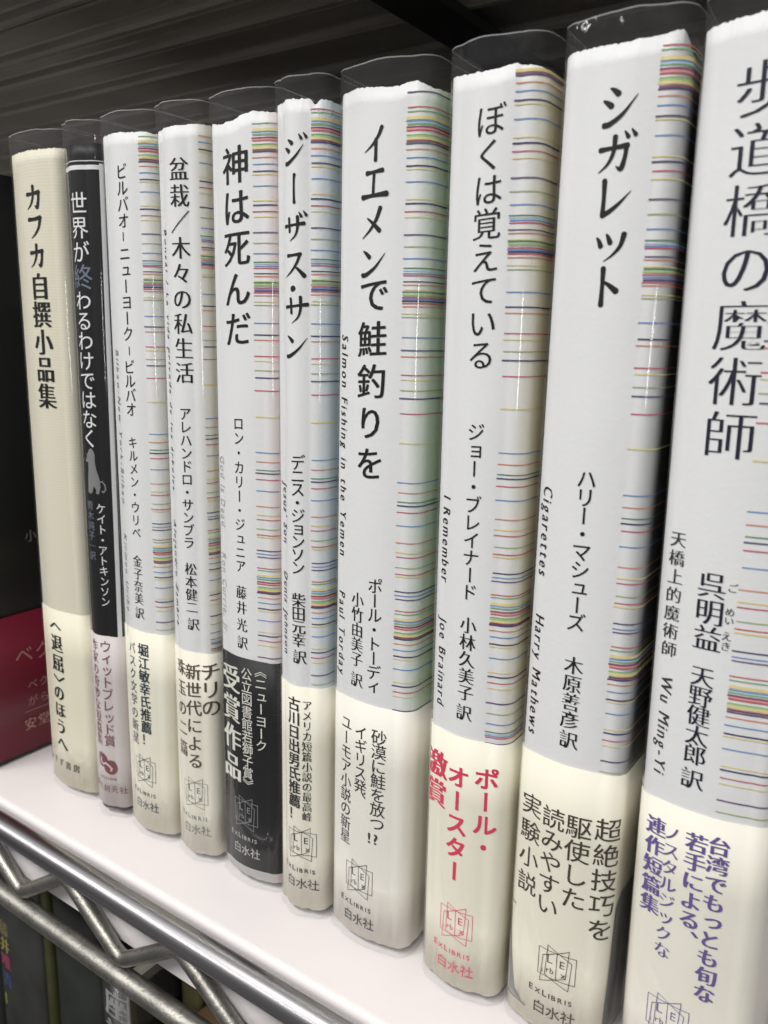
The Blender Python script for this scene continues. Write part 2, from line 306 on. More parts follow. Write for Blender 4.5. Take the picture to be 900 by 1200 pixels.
class Flat:
    """print laid out flat in (s, z), later wrapped on the paper"""
    def __init__(self): self.v = []; self.f = []
    def add(self, vs, fs, layer=0):
        b = len(self.v); self.v += [(x, y, (v[2] if len(v) > 2 else 0)+layer) for v in vs for x, y in [(v[0], v[1])]]; self.f += [tuple(b+i for i in q) for q in fs]
    def shift(self, d): self.v = [(a+d, b, c) for a, b, c in self.v]
    def char(self, ch, s, z, em, style, rot=False):
        """one upright character centred at (s, z)"""
        off, shifts, shear = STYLE[style]
        if style in ('tk', 'tb') and ch in BR:
            vs, fs = brush(ch, 1.7 if style == 'tb' else 1.32); self.add([(s+(x-.5)*em*.86, z+(y-.5)*em*.86, k*.18) for x, y, k in vs], fs); return
        v, f = glyph(ch, off); dx, dy = VERT.get(ch, (0, 0)); r = ch in ROT
        for k, sh in enumerate(shifts):
            out = []
            for x, y in v:
                X, Y = x-.5, y-.38
                if r: X, Y = Y, -X
                X += dx + sh[0]; Y += dy + sh[1] + shear*X; out.append((s+X*em, z+Y*em, k*.18))
            self.add(out, f)
    def column(self, txt, s, z0, z1, em, style):
        n = len(txt); 
        for i, ch in enumerate(txt):
            t = i/(n-1) if n > 1 else 0
            self.char(ch, s, z0+(z1-z0)*t, em, style)
    def row(self, txt, s0, s1, z, em, style):
        n = len(txt)
        for i, ch in enumerate(txt):
            t = i/(n-1) if n > 1 else 0; self.char(ch, s0+(s1-s0)*t, z, em, style)
    def latin(self, txt, s, z0, z1, em, style='r', rotated=True, italic=.22, center=None):
        off, shifts, _ = STYLE[style]
        adv = []; x = 0
        for ch in txt:
            if ch == ' ': adv.append((ch, x, None)); x += .3; continue
            v, f = glyph(ch, off, 2); x1 = max(p[0] for p in v); x0 = min(p[0] for p in v)
            adv.append((ch, x-x0, (v, f))); x += x1-x0+.06
        L_ = abs(z1-z0)/em; gap = (L_-x)/max(len(txt)-1, 1)
        for i, (ch, x, g) in enumerate(adv):
            if not g: continue
            for k, sh in enumerate(shifts):
                out = []
                for px, py in g[0]:
                    X = (px+x+i*gap+py*italic+sh[0])*em; Y = (py+sh[1]-.33)*em
                    out.append((s+Y, z0-X, k*.18) if rotated else (s+X, z0+Y, k*.18))
                self.add(out, g[1])
    def line(self, pts, w, closed=False, layer=0):
        P = [Vector(p) for p in pts]; n = len(P)
        for i in range(n if closed else n-1):
            a, b = P[i], P[(i+1) % n]; d = (b-a).normalized(); nn = Vector((-d.y, d.x))*w/2; e = d*w/2
            q = [a-e+nn, a-e-nn, b+e-nn, b+e+nn]; self.add([(c.x, c.y, (i % 4)*.14+layer) for c in q], [(0, 1, 2, 3)])
    def poly(self, pts, layer=0):
        self.add([(x, y, 0) for x, y in pts], [tuple(range(len(pts)))], layer)
    def wrap(self, name, prof, off, m, parent, step=1.0):
        if not self.f: return None
        bm = bmesh.new(); V = [bm.verts.new(p) for p in self.v]
        for q in self.f:
            if len(set(q)) > 2:
                try: bm.faces.new([V[i] for i in q])
                except ValueError: pass
        lo = min(p[0] for p in self.v); hi = max(p[0] for p in self.v); c = math.ceil(lo/step)*step
        while c < hi:
            bmesh.ops.bisect_plane(bm, geom=bm.verts[:]+bm.edges[:]+bm.faces[:], plane_co=(c, 0, 0), plane_no=(1, 0, 0), dist=1e-4)
            c += step
        for v in bm.verts:
            s, z, k = v.co; x, y = prof.at(s, off+EPS*(1+k)); v.co = Vector((x*K, y*K, z*K))
        big = [f for f in bm.faces if len(f.verts) > 4]
        if big: bmesh.ops.triangulate(bm, faces=big)
        for f in bm.faces:
            if f.normal.y > 0 and abs(f.normal.y) > .3: f.normal_flip()
        me = bpy.data.meshes.new(name); bm.to_mesh(me); bm.free(); return link(name, me, m, parent)

# ================================================================== THE SETTING: wire shelves
R = random.Random(7)
def lerp_pts(pts, x):
    if x <= pts[0][0]: return pts[0][1]
    for (a, za), (b, zb) in zip(pts, pts[1:]):
        if x <= b: return za+(zb-za)*(x-a)/(b-a)
    return pts[-1][1]

def wire_shelf(zoff, label, dz=0):
    t = thing('wire_shelf', (0, -24, zoff), label, 'shelf')
    xs = [-420+10*i for i in range(95)]
    tube('front_rail', [(x, 0, -3.5) for x in xs[::8]], 3.9, M_CHROME, t, 32)
    tube('lower_rail', [(x, 0, -29.2+.25*math.sin(x*.03)) for x in xs], 3.1, M_ZINC, t, 28)
    pts = []
    x0 = -120.8-49.4*6
    nodes = []
    for k in range(18): nodes += [(x0+49.4*k, -24.2), (x0+49.4*k+24.7, -7.6)]
    for i in range(1, len(nodes)-1):
        a, b, c = Vector(nodes[i-1]), Vector(nodes[i]), Vector(nodes[i+1])
        d0 = (a-b).normalized(); d1 = (c-b).normalized(); rr = 3.4
        p, q = b+d0*rr, b+d1*rr
        for u in (0, .25, .5, .75, 1):
            w = p*(1-u)**2+b*2*u*(1-u)+q*u*u; pts.append((w.x, .5, w.y))
    tube('truss_wire', pts, 2.25, M_ZINC, t, 18)
    for k in range(46):
        x = -400+18*k
        tube('cross_wire', [(x, 4, -5.2), (x, 200, -5.2), (x, 424, -5.2)], 1.6, M_ZINC, t, 8)
    tube('rear_rail', [(x, 424, -3.5) for x in (-420, 520)], 3.9, M_CHROME, t, 16)
    return t
wire_shelf(0, 'chrome wire shelf edge with zigzag truss carrying the row of white books')
wire_shelf(-290, 'lower wire shelf that the dark books stand on')

# white liner sheet folded down behind the front rail
prof = [(424, 0)]
for y in (300, 200, 100, 40, 0): prof.append((y, 0))
for i in range(7): a = math.pi/2*i/6; prof.append((-17.2-2*math.sin(a), -2+2*math.cos(a)))
prof.append((-19.3, -12)); prof.append((-19.5, -22.6))
vs, fs = [], []; xs = [-420+20*i for i in range(48)]; n = len(prof)
for side in (0, 1):
    for x in xs:
        for i, (y, z) in enumerate(prof):
            dz = .18*math.sin(x*.021+y*.01) if y > -15 else .0
            wob = .5*noise.noise(Vector((x*.02, 0, 3))) if i == n-1 else 0
            ny, nz_ = (0, 1) if i < 7 else (1, 0)
            vs.append((x, y+side*1.3*ny*(1 if y < -15 else 0), z-.2+.0*dz+wob-side*1.3*nz_))
nx = len(xs); Bf = nx*n
for j in range(nx-1):
    for i in range(n-1):
        a = j*n+i; fs.append((a, a+1, a+n+1, a+n)); fs.append((Bf+a, Bf+a+n, Bf+a+n+1, Bf+a+1))
    a = j*n+n-1; fs.append((a, Bf+a, Bf+a+n, a+n)); a = j*n; fs.append((a, a+n, Bf+a+n, Bf+a))
o = mesh('shelf_liner', vs, fs, M_LINER, smooth=False)
tag(o, 'smooth white liner sheet covering the wire shelf under the books', 'shelf liner')
# lower shelf liner
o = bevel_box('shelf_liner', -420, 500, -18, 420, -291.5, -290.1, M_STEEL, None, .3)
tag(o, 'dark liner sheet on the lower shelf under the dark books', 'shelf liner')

# upper shelf seen from below: long steel slats with ribs, and a black brace across
up_ = thing('upper_shelf', (0, -30, 245), 'dark grey ribbed steel shelf hanging over the books', 'shelf')
ZU = 0
edges = [-30, -5, 17, 39, 55, 77, 104, 128, 152, 176, 200, 226, 252, 278, 304, 330, 356, 382, 408]
for a, b in zip(edges, edges[1:]):
    # one folded slat: flat pan with a rolled lip on its rear side
    pts = [(a+1.6, 7), (a+1.6, .6), (a+2.2, 0), (b-9.6, 0), (b-8.8, -.4), (b-8.2, -2.2), (b-7.2, -3.1), (b-5.6, -3.2), (b-4.6, -2.4), (b-4.2, -1.0), (b-4.2, 7)]
    vs, fs = [], []; n = len(pts)
    for x in (-900, -300, 0, 400):
        for (y, z) in pts: vs.append((x, y+30, z))
    for j in range(3):
        for i in range(n-1): q = j*n+i; fs.append((q, q+n, q+n+1, q+1))
        q = j*n+n-1; fs.append((q, q+n, j*n+n, j*n))
    fs.append(tuple(range(n))); fs.append(tuple(range(3*n, 4*n))[::-1])
    mesh('slat', vs, fs, M_STEEL, up_)
bevel_box('deck_back', -900, 400, .5, 440, 7, 9, M_BLACKSTEEL, up_, 0)
bevel_box('brace', -39, -23, 2, 430, -6.2, -3.1, M_BLACKSTEEL, up_, .5)
w = bevel_box('back_wall', -1200, 700, 450, 460, -700, 700, M_WALL, None, 0); w['kind'] = 'structure'

# ================================================================== BOOKS
STR = [(197.3,'red'),(196.6,'green'),(195.3,'yellow',.7),(194.8,'blue'),(194.5,'sky',.3),(194.2,'green'),(193.6,'maroon',.42),(193.25,'pink',.4),(192.95,'red'),(192.2,'green'),(191.9,'lime',.3),(191.5,'yellow',.6),
 (190.95,'maroon',.42),(190.55,'navy',.34),(189.4,'orange'),(187.9,'blue'),(186.3,'navy',.34),(185.7,'yellow'),(183.2,'blue'),(179.9,'yellow'),(179.0,'navy',.36),(177.5,'crimson'),(176.3,'yellow'),
 (172.9,'purple',.34),(170.5,'olive'),(168.1,'blue'),(166.2,'dkgreen'),(165.7,'sky'),(165.2,'blue'),(164.8,'crimson'),(163.5,'navy'),(162.9,'orange'),(161.8,'yellow'),(161.4,'dkgreen',.32),(161.0,'lime',.3),(160.7,'olive'),
 (160.3,'crimson'),(159.9,'blue',.32),(159.5,'navy',.34),(159.1,'crimson'),(158.5,'orange'),(157.0,'yellow'),(156.3,'olive'),(152.1,'blue'),(149.3,'navy',.32),(148.1,'orange'),(144.2,'crimson'),(143.1,'yellow'),
 (140.8,'olive'),(139.1,'navy',.34),(135.9,'crimson'),(129.5,'yellow',.34),(120.7,'blue'),(118.4,'orange'),(116.3,'dkgreen'),(115.4,'navy',.34),(113.9,'crimson'),(110.9,'blue'),(106.9,'orange'),(104.7,'yellow',.34),
 (103.6,'crimson'),(101.1,'olive'),(99.6,'crimson'),(99.0,'yellow',.36),(95.5,'navy',.3),(94.5,'blue'),(93.7,'purple',.3)]
SC = {'red': (.55,.09,.09),'green': (.20,.42,.16),'yellow': (.78,.66,.28),'blue': (.12,.26,.56),'sky': (.45,.62,.75),'maroon': (.22,.05,.10),'pink': (.75,.32,.34),'lime': (.45,.62,.28),
      'navy': (.045,.04,.13),'orange': (.66,.24,.14),'crimson': (.55,.06,.13),'purple': (.11,.06,.17),'olive': (.36,.44,.20),'dkgreen': (.07,.22,.10)}

J = (.77, .77, .775); CREAM = (.83, .795, .665)
BOOKS = {
 1: dict(x=(-137.34, -112.5), y=-2.2, ds=-4.02, tilt=0, band=64.0, bandc=(.80,.755,.60), top=[(-12,201.6),(12,201.8)], side=(.75,.70,.56), laid=True,
    label='cream laid-paper book at the left end of the row, bold black title', nm=1),
 2: dict(x=(-111.5, -95.76), y=-2.9, ds=-1.85, tilt=0.3, band=61.0, bandc=(.62,.565,.56), top=[(-12,201.2),(12,201)], side=(.03,.03,.03), jc=(.009,.009,.011), bb=3.2,
    label='slim black book with white framed title and cat silhouette, pink-grey paper band'),
 3: dict(x=(-94.76, -74.12), y=-2.6, ds=-1.2, tilt=0.15, band=66.6, bandc=CREAM, top=[(-8,202),(1,201.9),(3,201.7),(8,201.6),(13,201.2)], side=(.70,.68,.52), so=4.0, ss=7.7, lc='teal', lp=(1.7,22.0),
    label='white book next to the slim black one, thin katakana title, blue-black band lettering'),
 4: dict(x=(-73.12, -56.05), y=-2.1, ds=-0.57, tilt=0, band=65.0, bandc=(.81,.775,.66), top=[(-8,201),(12,201.6)], side=(.72,.66,.40), so=9.5, ss=8.3, lc='grey', lp=(2.4,21.6),
    label='white book just left of the black-banded one, brown lettering on its cream band'),
 5: dict(x=(-55.25, -32.85), y=-0.8, ds=-1.42, tilt=0, band=67.7, bandc=(.010,.010,.012), top=[(-9,200.9),(-4.4,200.2),(0.2,200.6),(2.8,201.6),(5.2,201.9),(12,201.4)], side=(.72,.26,.22), so=2.6, ss=6.5, lc='pgrey', bb=5.0, lp=(1.8,22.0),
    label='white book with a black paper band around its foot'),
 6: dict(x=(-32.05, -16.52), y=-2.2, ds=-0.33, tilt=-0.25, band=65.5, bandc=(.82,.785,.67), top=[(-7,202.1),(-1,202.3),(4.5,202),(5.6,200.5),(6.6,201.9),(11,201.7)], side=(.40,.58,.66), so=2.6, ss=4.9, lc='char', lp=(2.2,21.5),
    label='narrow white book with a notched top edge, right of the black-banded one'),
 7: dict(x=(-15.62, 8.72), y=-1.0, ds=0.5, tilt=0, band=66.3, bandc=(.82,.785,.715), top=[(-13,201.4),(-9.3,202.3),(-5.5,202.5),(1.2,201.7),(5.2,201.5),(8,202.3),(10.7,201.7),(12,200.9),(17,201.4)], side=(.38,.60,.30), so=0, ss=6.5, lc='char', lp=(-1.5,18.5),
    label='wide white book with green-tinted right edge, three thin grey columns on its band'),
 8: dict(x=(12.92, 34.02), y=-1.3, ds=0.12, tilt=-0.3, band=66.0, bandc=(.83,.795,.665), top=[(-10,201.8),(-5.8,201.4),(0,201),(5,201.7),(12,200.6)], side=(.80,.66,.22), so=9.0, ss=5.0, lc='pink', lp=(.2,19.2),
    label='white book with pinkish-red lettering on its cream band'),
 9: dict(x=(35.22, 58.6), y=-0.6, ds=1.15, tilt=0, band=67.0, bandc=(.82,.785,.66), top=[(-12,201.9),(-8.9,202.2),(-.2,201.8),(6.1,202.2),(10.4,203.0),(11.8,201),(12.8,199.4)], side=(.03,.03,.03), so=3.4, ss=5.8, lc='dbrown', lp=(.3,19.6),
    label='wide white book with four dark brown columns and a grey wedge on its band'),
 10: dict(x=(62.03, 87.03), y=-0.6, ds=-0.3, tilt=-0.75, band=66.0, bandc=(.82,.785,.69), top=[(-12,202.4),(0,202.8),(14,202.6)], side=(.46,.40,.32), so=3.5, ss=2.9, lc='purple', lp=(-2.1,20.0),
    label='white book at the right end of the row with purple lettering on its band'),
}
TXT = {
 1: [("カフカ",5.9,189.0,172.9,7.8,"tb","ink"),("自撰小品集",6.1,164.4,132.4,8.1,"mb","ink"),("〈",2.8,60.2,60.2,6.2,"mb","ink"),("退屈",3.1,52.6,45.8,6.5,"mb","ink"),("〉",3.1,38.6,38.6,6.2,"mb","ink"),("のほうへ",2.6,35.2,17.0,6.0,"mb","ink"),('H:みすず書房',-6.4,9.0,9.6,3.0,'mb','dbrown')],
 2: [("世界が",3.7,186.0,173.2,6.2,"g","white"),("終",3.8,166.6,166.6,7.2,"g","dim"),("わるわけではなく",3.6,160.2,121.5,5.8,"g","white"),
     ("ケイト・アトキンソン",5.9,100.8,72.0,3.3,"g","white"),("青木純子│訳",2.1,101.5,86.1,3.0,"g","dim"),("ウィットブレッド賞",4.9,57.6,26.1,4.2,"g","wine"),("作家の奇妙な短篇集",0.3,57.4,25.9,4.0,"g","wine"),('H:東京創元社',-3.0,8.6,9.3,2.6,'g','wine')],
 3: [("ビルバオ",2.7,192.5,180.4,4.2,"k","ink"),("ー",2.4,176.4,176.4,2.8,"k","ink"),("ニューヨーク",2.6,172.1,151.4,4.2,"k","ink"),("ー",2.8,146.9,146.9,2.9,"k","ink"),("ビルバオ",2.5,142.6,131.1,4.2,"k","ink"),
     ("キルメン・ウリベ",2.5,121.9,96.2,3.6,"k","ink"),("金子奈美",2.3,87.8,76.6,3.8,"m","ink"),("訳",2.3,72.2,72.2,3.8,"m","ink"),("堀江敏幸氏推薦！",3.2,61.0,32.3,4.2,"gb","teal"),("バスク文学の新星",-2.0,60.6,31.6,3.9,"g","teal"),
     ("R:Bilbao-New York-Bilbao     Kirmen Uribe",-3.7,147.0,71.3,3.0,"r","grey")],
 4: [("盆栽／木々の私生活",2.8,191.4,141.9,5.8,"m","ink"),("アレハンドロ・サンブラ",2.7,131.3,96.5,3.7,"k","ink"),("松本健二",3.0,89.1,78.2,3.8,"m","ink"),("訳",3.3,73.3,73.3,3.8,"m","ink"),
     ("チリの",8.0,59.8,49.0,5.7,"mk","brown"),("新世代による",2.8,59.2,31.9,5.1,"mk","brown"),("珠玉の二篇",-2.0,59.6,34.7,5.0,"mk","brown"),
     ("R:Bonsái / La vida privada de los árboles     Alejandro Zambra",-3.5,177.6,71.5,2.9,"r","ink")],
 5: [("神は死んだ",1.4,190.8,153.3,8.9,"mk","ink"),("ロン・カリー・ジュニア",1.3,130.1,93.0,3.7,"k","ink"),("藤井",1.4,85.9,81.7,3.9,"m","ink"),("光",1.4,76.9,76.9,3.9,"m","ink"),("訳",1.5,72.0,72.0,3.9,"m","ink"),
     ("《ニューヨーク",7.3,65.0,43.6,3.7,"g","cream"),("公立図書館若獅子賞》",2.9,63.4,30.8,3.8,"g","cream"),("受賞作品",-3.4,60.6,34.4,8.2,"mb","cream"),("R:God Is Dead     Ron Currie, Jr.",-6.2,121.1,72.2,2.9,"r","pale")],
 6: [("ジーザス",0.0,191.9,167.6,7.2,"tk","ink"),("・",-0.3,162.4,162.4,6.4,"k","ink"),("サン",0.4,157.7,149.7,7.3,"tk","ink"),("デニス・ジョンソン",0.9,122.5,96.6,4.0,"k","ink"),("柴田元幸",1.1,88.3,77.9,4.0,"m","ink"),("訳",1.4,73.5,73.5,4.0,"m","ink"),
     ("アメリカ短篇小説の最高峰",3.6,60.8,29.5,2.95,"m","char"),("古川日出男氏推薦！",-0.1,60.7,29.6,4.0,"gb","char"),("R:Jesus' Son     Denis Johnson",-3.9,117.2,73.0,2.9,"r","ink")],
 7: [("イエメン",-0.6,191.1,167.6,7.8,"tk","ink"),("で",-0.3,160.9,160.9,8.0,"mk","ink"),("鮭釣りを",-0.6,151.6,124.3,8.0,"mk","ink"),("ポール・トーディ",1.6,96.0,71.2,4.0,"k","ink"),("小竹由美子",-3.4,91.7,76.8,4.0,"m","ink"),("訳",-3.3,71.6,71.6,4.0,"m","ink"),
     ("砂漠に鮭を放つ",3.5,58.6,35.6,4.2,"g","char"),('H:!?',2.9,4.5,31.3,3.9,'gb','char'),("イギリス発、",-1.5,58.5,40.6,4.0,"g","char"),("ユーモア小説の新星",-6.4,59.4,28.3,4.1,"g","char"),("R:Salmon Fishing in the Yemen     Paul Torday",-9.0,152.4,71.2,3.0,"r","ink")],
 8: [("ぼくは覚えている",-0.3,192.5,149.0,6.3,"mt","ink"),("ジョー・ブレイナード",-0.4,133.6,99.6,4.0,"k","ink"),("小林久美子",-0.2,92.2,76.7,4.0,"m","ink"),("訳",-0.3,72.0,72.0,4.0,"m","ink"),
     ("ポール・",5.7,57.5,40.5,5.6,"gb","red"),("オースター",-0.8,56.4,32.6,5.7,"gb","red"),("激賞",-7.2,57.2,50.0,6.9,"mb","red"),("R:I Remember     Joe Brainard",-7.3,119.3,71.6,3.0,"r","ink")],
 9: [("シガレット",-0.4,191.9,161.8,7.8,"tk","ink"),("ハリー・マシューズ",-1.2,126.6,97.9,4.1,"k","ink"),("木原善彦",-1.0,88.9,77.1,4.1,"m","ink"),("訳",-0.9,72.8,72.8,4.1,"m","ink"),
     ("超絶技巧を",8.5,54.7,31.4,5.6,"g","dbrown"),("駆使した",2.6,54.1,37.4,5.5,"g","dbrown"),("読みやすい",-2.8,54.3,33.5,5.3,"g","dbrown"),("実験小説",-8.2,54.9,36.1,5.4,"g","dbrown"),("R:Cigarettes     Harry Mathews",-9.6,124.0,71.0,3.1,"r","ink")],
 10: [("歩道橋の魔術師",-3.3,191.7,137.0,9.0,"ml","navyink"),("呉明益",-2.9,110.3,100.4,5.2,"m","navyink"),("ご",0.5,110.4,110.4,1.8,"m","char"),("めい",0.5,106.0,104.4,1.7,"m","char"),("えき",0.4,101.5,99.6,1.9,"m","char"),
     ("天野健太郎",-2.8,93.0,77.5,4.4,"m","navyink"),("訳",-2.7,72.6,72.6,4.4,"m","navyink"),("天橋上的魔術師",-9.8,117.5,96.4,3.2,"m","char"),("R:Wu Ming-Yi",-9.3,91.2,71.2,3.2,"r","char"),
     ("台湾でもっとも旬な",3.6,60.7,28.8,4.05,"mb","purple"),("若手による、",-0.4,60.1,39.5,4.15,"mb","purple"),("ノスタルジックな",-4.9,60.1,34.4,3.6,"m","purple"),("連作短篇集",-8.3,60.1,43.0,4.15,"mb","purple")],
}

def add_text(F, spec, ds, tilt):
    txt, a, b, c, em, st = spec; ds -= math.sin(math.radians(tilt))*(c if txt.startswith('H:') else (b+c)/2); a += ds
    if txt.startswith('H:'): b += ds
    if txt.startswith('H:'): F.row(txt[2:], a, b, c, em, st)
    elif txt.startswith('R:'): F.latin(txt[2:], a, b, c, em, st)
    else: F.column(txt, a, b, c, em, st)

def smooth(x): x = max(0, min(1, x)); return x*x*(3-2*x)

def book(i, d, seed):
    x0, x1 = d['x']; P = Prof(x0+.6-(x0+x1)/2, x1-.6-(x0+x1)/2, 3.3 if i < 7 else 3.7, bulge=1.4)
    rr = random.Random(seed*77+5); ph = rr.uniform(0, 50)
    t = thing('book', ((x0+x1)/2, d['y'], 0), d['label'], 'book', 'books standing in a row on the white shelf')
    t.rotation_euler = (0, math.radians(d['tilt']), 0); DS = d['ds']
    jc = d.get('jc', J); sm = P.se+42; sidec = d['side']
    def jcol(s, z):  # printed cover colour plus painted bounce tint and shade across the right corner
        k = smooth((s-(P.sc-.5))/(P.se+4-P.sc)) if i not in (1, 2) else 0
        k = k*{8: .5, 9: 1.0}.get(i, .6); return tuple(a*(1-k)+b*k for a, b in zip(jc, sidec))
    rag = lambda s: .28*noise.noise(Vector((s*1.6, ph, 0)))+.14*noise.noise(Vector((s*5.5, ph, 4)))
    top = lambda s: lerp_pts(d['top'], s)+rag(s)-(0 if i in (1, 2) else 0)
    bot = lambda s: 2.0+.9*abs(noise.noise(Vector((s*.35, ph, 9))))
    wav = lambda s, z: .05*noise.noise(Vector((s*.5, z*.06, ph)))
    # hard case and pages
    sheet('hard_case', P, -P.smax+2, P.smax-2, lambda s: 2.4, lambda s: 197.0, -.12, M_BOARD, t, thick=1.9, fine=1.2)
    bevel_box('page_block', -P.w+2.3, P.w-2.3, 7, 126, 4, 194, M_PAGE, t, .3, 1)
    tops = [0, .3, .6, .85, .96, .985, 1]
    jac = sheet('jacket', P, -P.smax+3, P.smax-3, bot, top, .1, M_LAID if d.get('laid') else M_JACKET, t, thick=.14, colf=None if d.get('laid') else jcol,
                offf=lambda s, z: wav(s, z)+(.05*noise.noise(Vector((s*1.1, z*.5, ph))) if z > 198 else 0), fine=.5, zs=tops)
    bc = d['bandc']; bb = d.get('bb', None)
    def bcol(s, z):
        return bc
    zb = (lambda s: bb+.1*math.sin(s*.2)) if bb else (lambda s: 1.95+.8*abs(noise.noise(Vector((s*.4, ph, 2)))))
    band = sheet('paper_band', P, -P.smax+4, P.smax-4, zb, lambda s: d['band']+.0012*s*s*(-1)+.12*noise.noise(Vector((s*.15, ph, 1))), .32, M_BAND, t, thick=.14,
                 colf=bcol, offf=wav, fine=.7, zs=[0, .25, .5, .75, 1])
    # lettering on jacket and band
    groups = {}
    for q in TXT[i]:
        onband = q[2] < 66 if not q[0].startswith('H:') else True
        zz = q[2] if not q[0].startswith('H:') else q[3]
        if onband and (q[0].startswith('H:み') or q[0].startswith('H:東')): kind = 'publisher_lettering'
        elif onband: kind = 'band_lettering'
        elif q[0].startswith('R:') or q[0] == '天橋上的魔術師': kind = 'original_title_lettering'
        elif q[2] > 120: kind = 'title_lettering'
        elif q[0] in ('カフカ',): kind = 'title_lettering'
        else: kind = 'author_lettering'
        if i == 3 and q[0].startswith('キル') or i in (4, 5, 6, 8, 9) and ('・' in q[0] and q[4] < 4.5): kind = 'author_lettering'
        if i == 4 and q[0][0] == '盆': kind = 'title_lettering'
        groups.setdefault((kind, q[6]), []).append(q)
    for (kind, col), qs in groups.items():
        F = Flat()
        for q in qs: add_text(F, q[:6], DS, d['tilt'])
        onb = kind in ('band_lettering', 'publisher_lettering')
        F.wrap(kind, P, (.32 if onb else .1)+.06, M_INK[col], band if onb else jac, step=.8 if kind != 'title_lettering' else 1.0)
    # coloured stripes
    if 'so' in d:
        F = []; cols = []; vs, fs = [], []
        ss = P.samples(d['ss']+DS, P.se+22, .6)
        for rep in (-1, 0, 1):
            for e in STR:
                z = e[0]+d['so']-106.5*rep; wd = (e[2] if len(e) > 2 else .25)*.88
                if z > d['top'][0][1]-1.2 or z < d['band']-3: continue
                z += .06*math.sin(z*3); b = len(vs); n = len(ss); pale = .35 if e[1] in ('yellow', 'lime', 'sky') else .12
                c0 = SC[e[1]]; kk = rr.uniform(.0, .10); c0 = tuple(a*(1-kk)+.7*kk for a in c0)
                jit = rr.uniform(-.15, .15)
                for s in ss:
                    q = s+(jit if s == ss[0] else 0); x, y = P.at(q, .1+.06+EPS)
                    vs += [(x, y, z-wd/2), (x, y, z+wd/2)]; cols += [c0, c0]
                for k in range(n-1): fs.append((b+2*k, b+2*k+2, b+2*k+3, b+2*k+1))
        mesh('stripe_print', vs, fs, M_STRIPE, jac, cols=cols)
        # line logo of three overlapping open books, with letters
        F = Flat(); ls, lz = d['lp']; ls += DS; wl = .13
        k = 1.0
        sh = lambda pts: [(ls+x*k, lz+z*k) for x, z in pts]
        F.line(sh([(-4.1, 3.3), (4.1, 3.3), (4.1, -3.3), (-4.1, -3.3)]), wl, True, 0); F.line(sh([(0, 3.3), (0, -3.3)]), wl, False, .3)
        F.line(sh([(-2.1, 4.6), (3.2, 2.0), (2.8, -5.0), (-2.5, -2.9)]), wl, True, .6); F.line(sh([(-3.1, 1.7), (2.5, 4.8), (2.1, -2.1), (-3.5, -5.0)]), wl, True, 1.2)
        F.latin('L', ls-2.1, lz+1.3, lz+.0, 2.9, 'l', False, 0); F.latin('E', ls+.7, lz+.9, lz, 2.6, 'l', False, 0)
        F.latin('rb', ls-2.2, lz-1.5, lz-3.3, 2.0, 'l', False, 0); F.latin('x', ls+1.0, lz-1.5, lz, 2.4, 'l', False, 0); F.latin('i', ls-3.2, lz-2.2, lz, 1.6, 'l', False, 0)
        F.wrap('logo_print', P, .38, M_INK[d['lc']], band, .8)
        F = Flat(); zz = lz-8.6; a = ls-6.0
        for ch, em, adv in (('E', 2.1, 1.75), ('X', 1.7, 1.75), ('L', 2.1, 1.45), ('I', 1.7, .85), ('B', 1.7, 1.65), ('R', 1.7, 1.65), ('I', 1.7, .85), ('S', 1.7, 1.4)):
            v, f = glyph(ch, .012, 3); m0 = min(p[0] for p in v); F.add([(a+(x-m0)*em*1.1, zz+y*em, 0) for x, y in v], f); a += (max(p[0] for p in v)-m0)*em*1.1+.46
        for q, ch in enumerate('白水社'): F.char(ch, ls-3.3+3.25*q, lz-11.9, 3.35, 'g')
        F.wrap('publisher_lettering', P, .38, M_INK[d['lc'] if d['lc'] != 'pgrey' else 'pale'], band, .8)
    # special prints
    if i == 2:
        F = Flat(); F.line([(-8, 195.1), (10.2, 195.1)], 1.15, layer=0); F.line([(10.2, 195.5), (9.8, 120), (9.5, 61.3)], 1.2, layer=.5); F.line([(-8, 196.7), (11, 196.7)], .22, layer=1)
        F.line([(-2.2, 194.3), (-2.2, 61.3)], .35, layer=1.5); F.shift(DS); F.wrap('frame_print', P, .16, M_INK['white'], jac, .8)
        F = Flat(); F.poly([(3.2,118.6),(2.4,118.2),(1.9,117.2),(1.2,116.6),(1.6,116.0),(.6,114.9),(.9,114.3),(1.7,114.6),(2.0,113.2),(1.5,110.2),(1.6,107.6),(1.2,105.6),(2.2,105.0),(2.9,105.4),(3.5,107.4),(4.3,106.2),(4.1,105.2),(5.0,105.0),
                         (5.6,107.2),(5.4,109.6),(4.6,112.2),(4.2,114.6),(4.3,116.6),(3.9,117.8)])
        F.line([(5.0,108.6),(6.3,108.9),(7.2,108.0),(7.4,106.6),(6.6,105.7),(6.1,106.0)], .38, layer=.3); F.shift(DS); F.wrap('cat_silhouette', P, .16, M_INK['grey'], jac, .8)
        F = Flat()
        for cx, cz, r_ in ((1.2, 19.0, 2.5), (4.6, 16.9, 2.5)): F.poly([(cx+r_*math.cos(a*.3927), cz+r_*math.sin(a*.3927)) for a in range(16)], layer=cx*.1)
        F.latin('FICTION', -.2, 12.8, 12.8-6.6*1.0, 1.35, 'gb', False, 0); F.shift(DS); F.wrap('publisher_logo', P, .38, M_INK['wine'], band, .8)
        F = Flat(); F.line([(1.3, 19.6), (1.0, 18.6), (2.0, 17.7), (3.0, 18.2), (3.9, 17.6), (4.9, 16.6), (4.7, 15.9)], .55); F.shift(DS); F.wrap('logo_mark', P, .5, mat('print_bandtone', (.62, .55, .55)), band, .8)
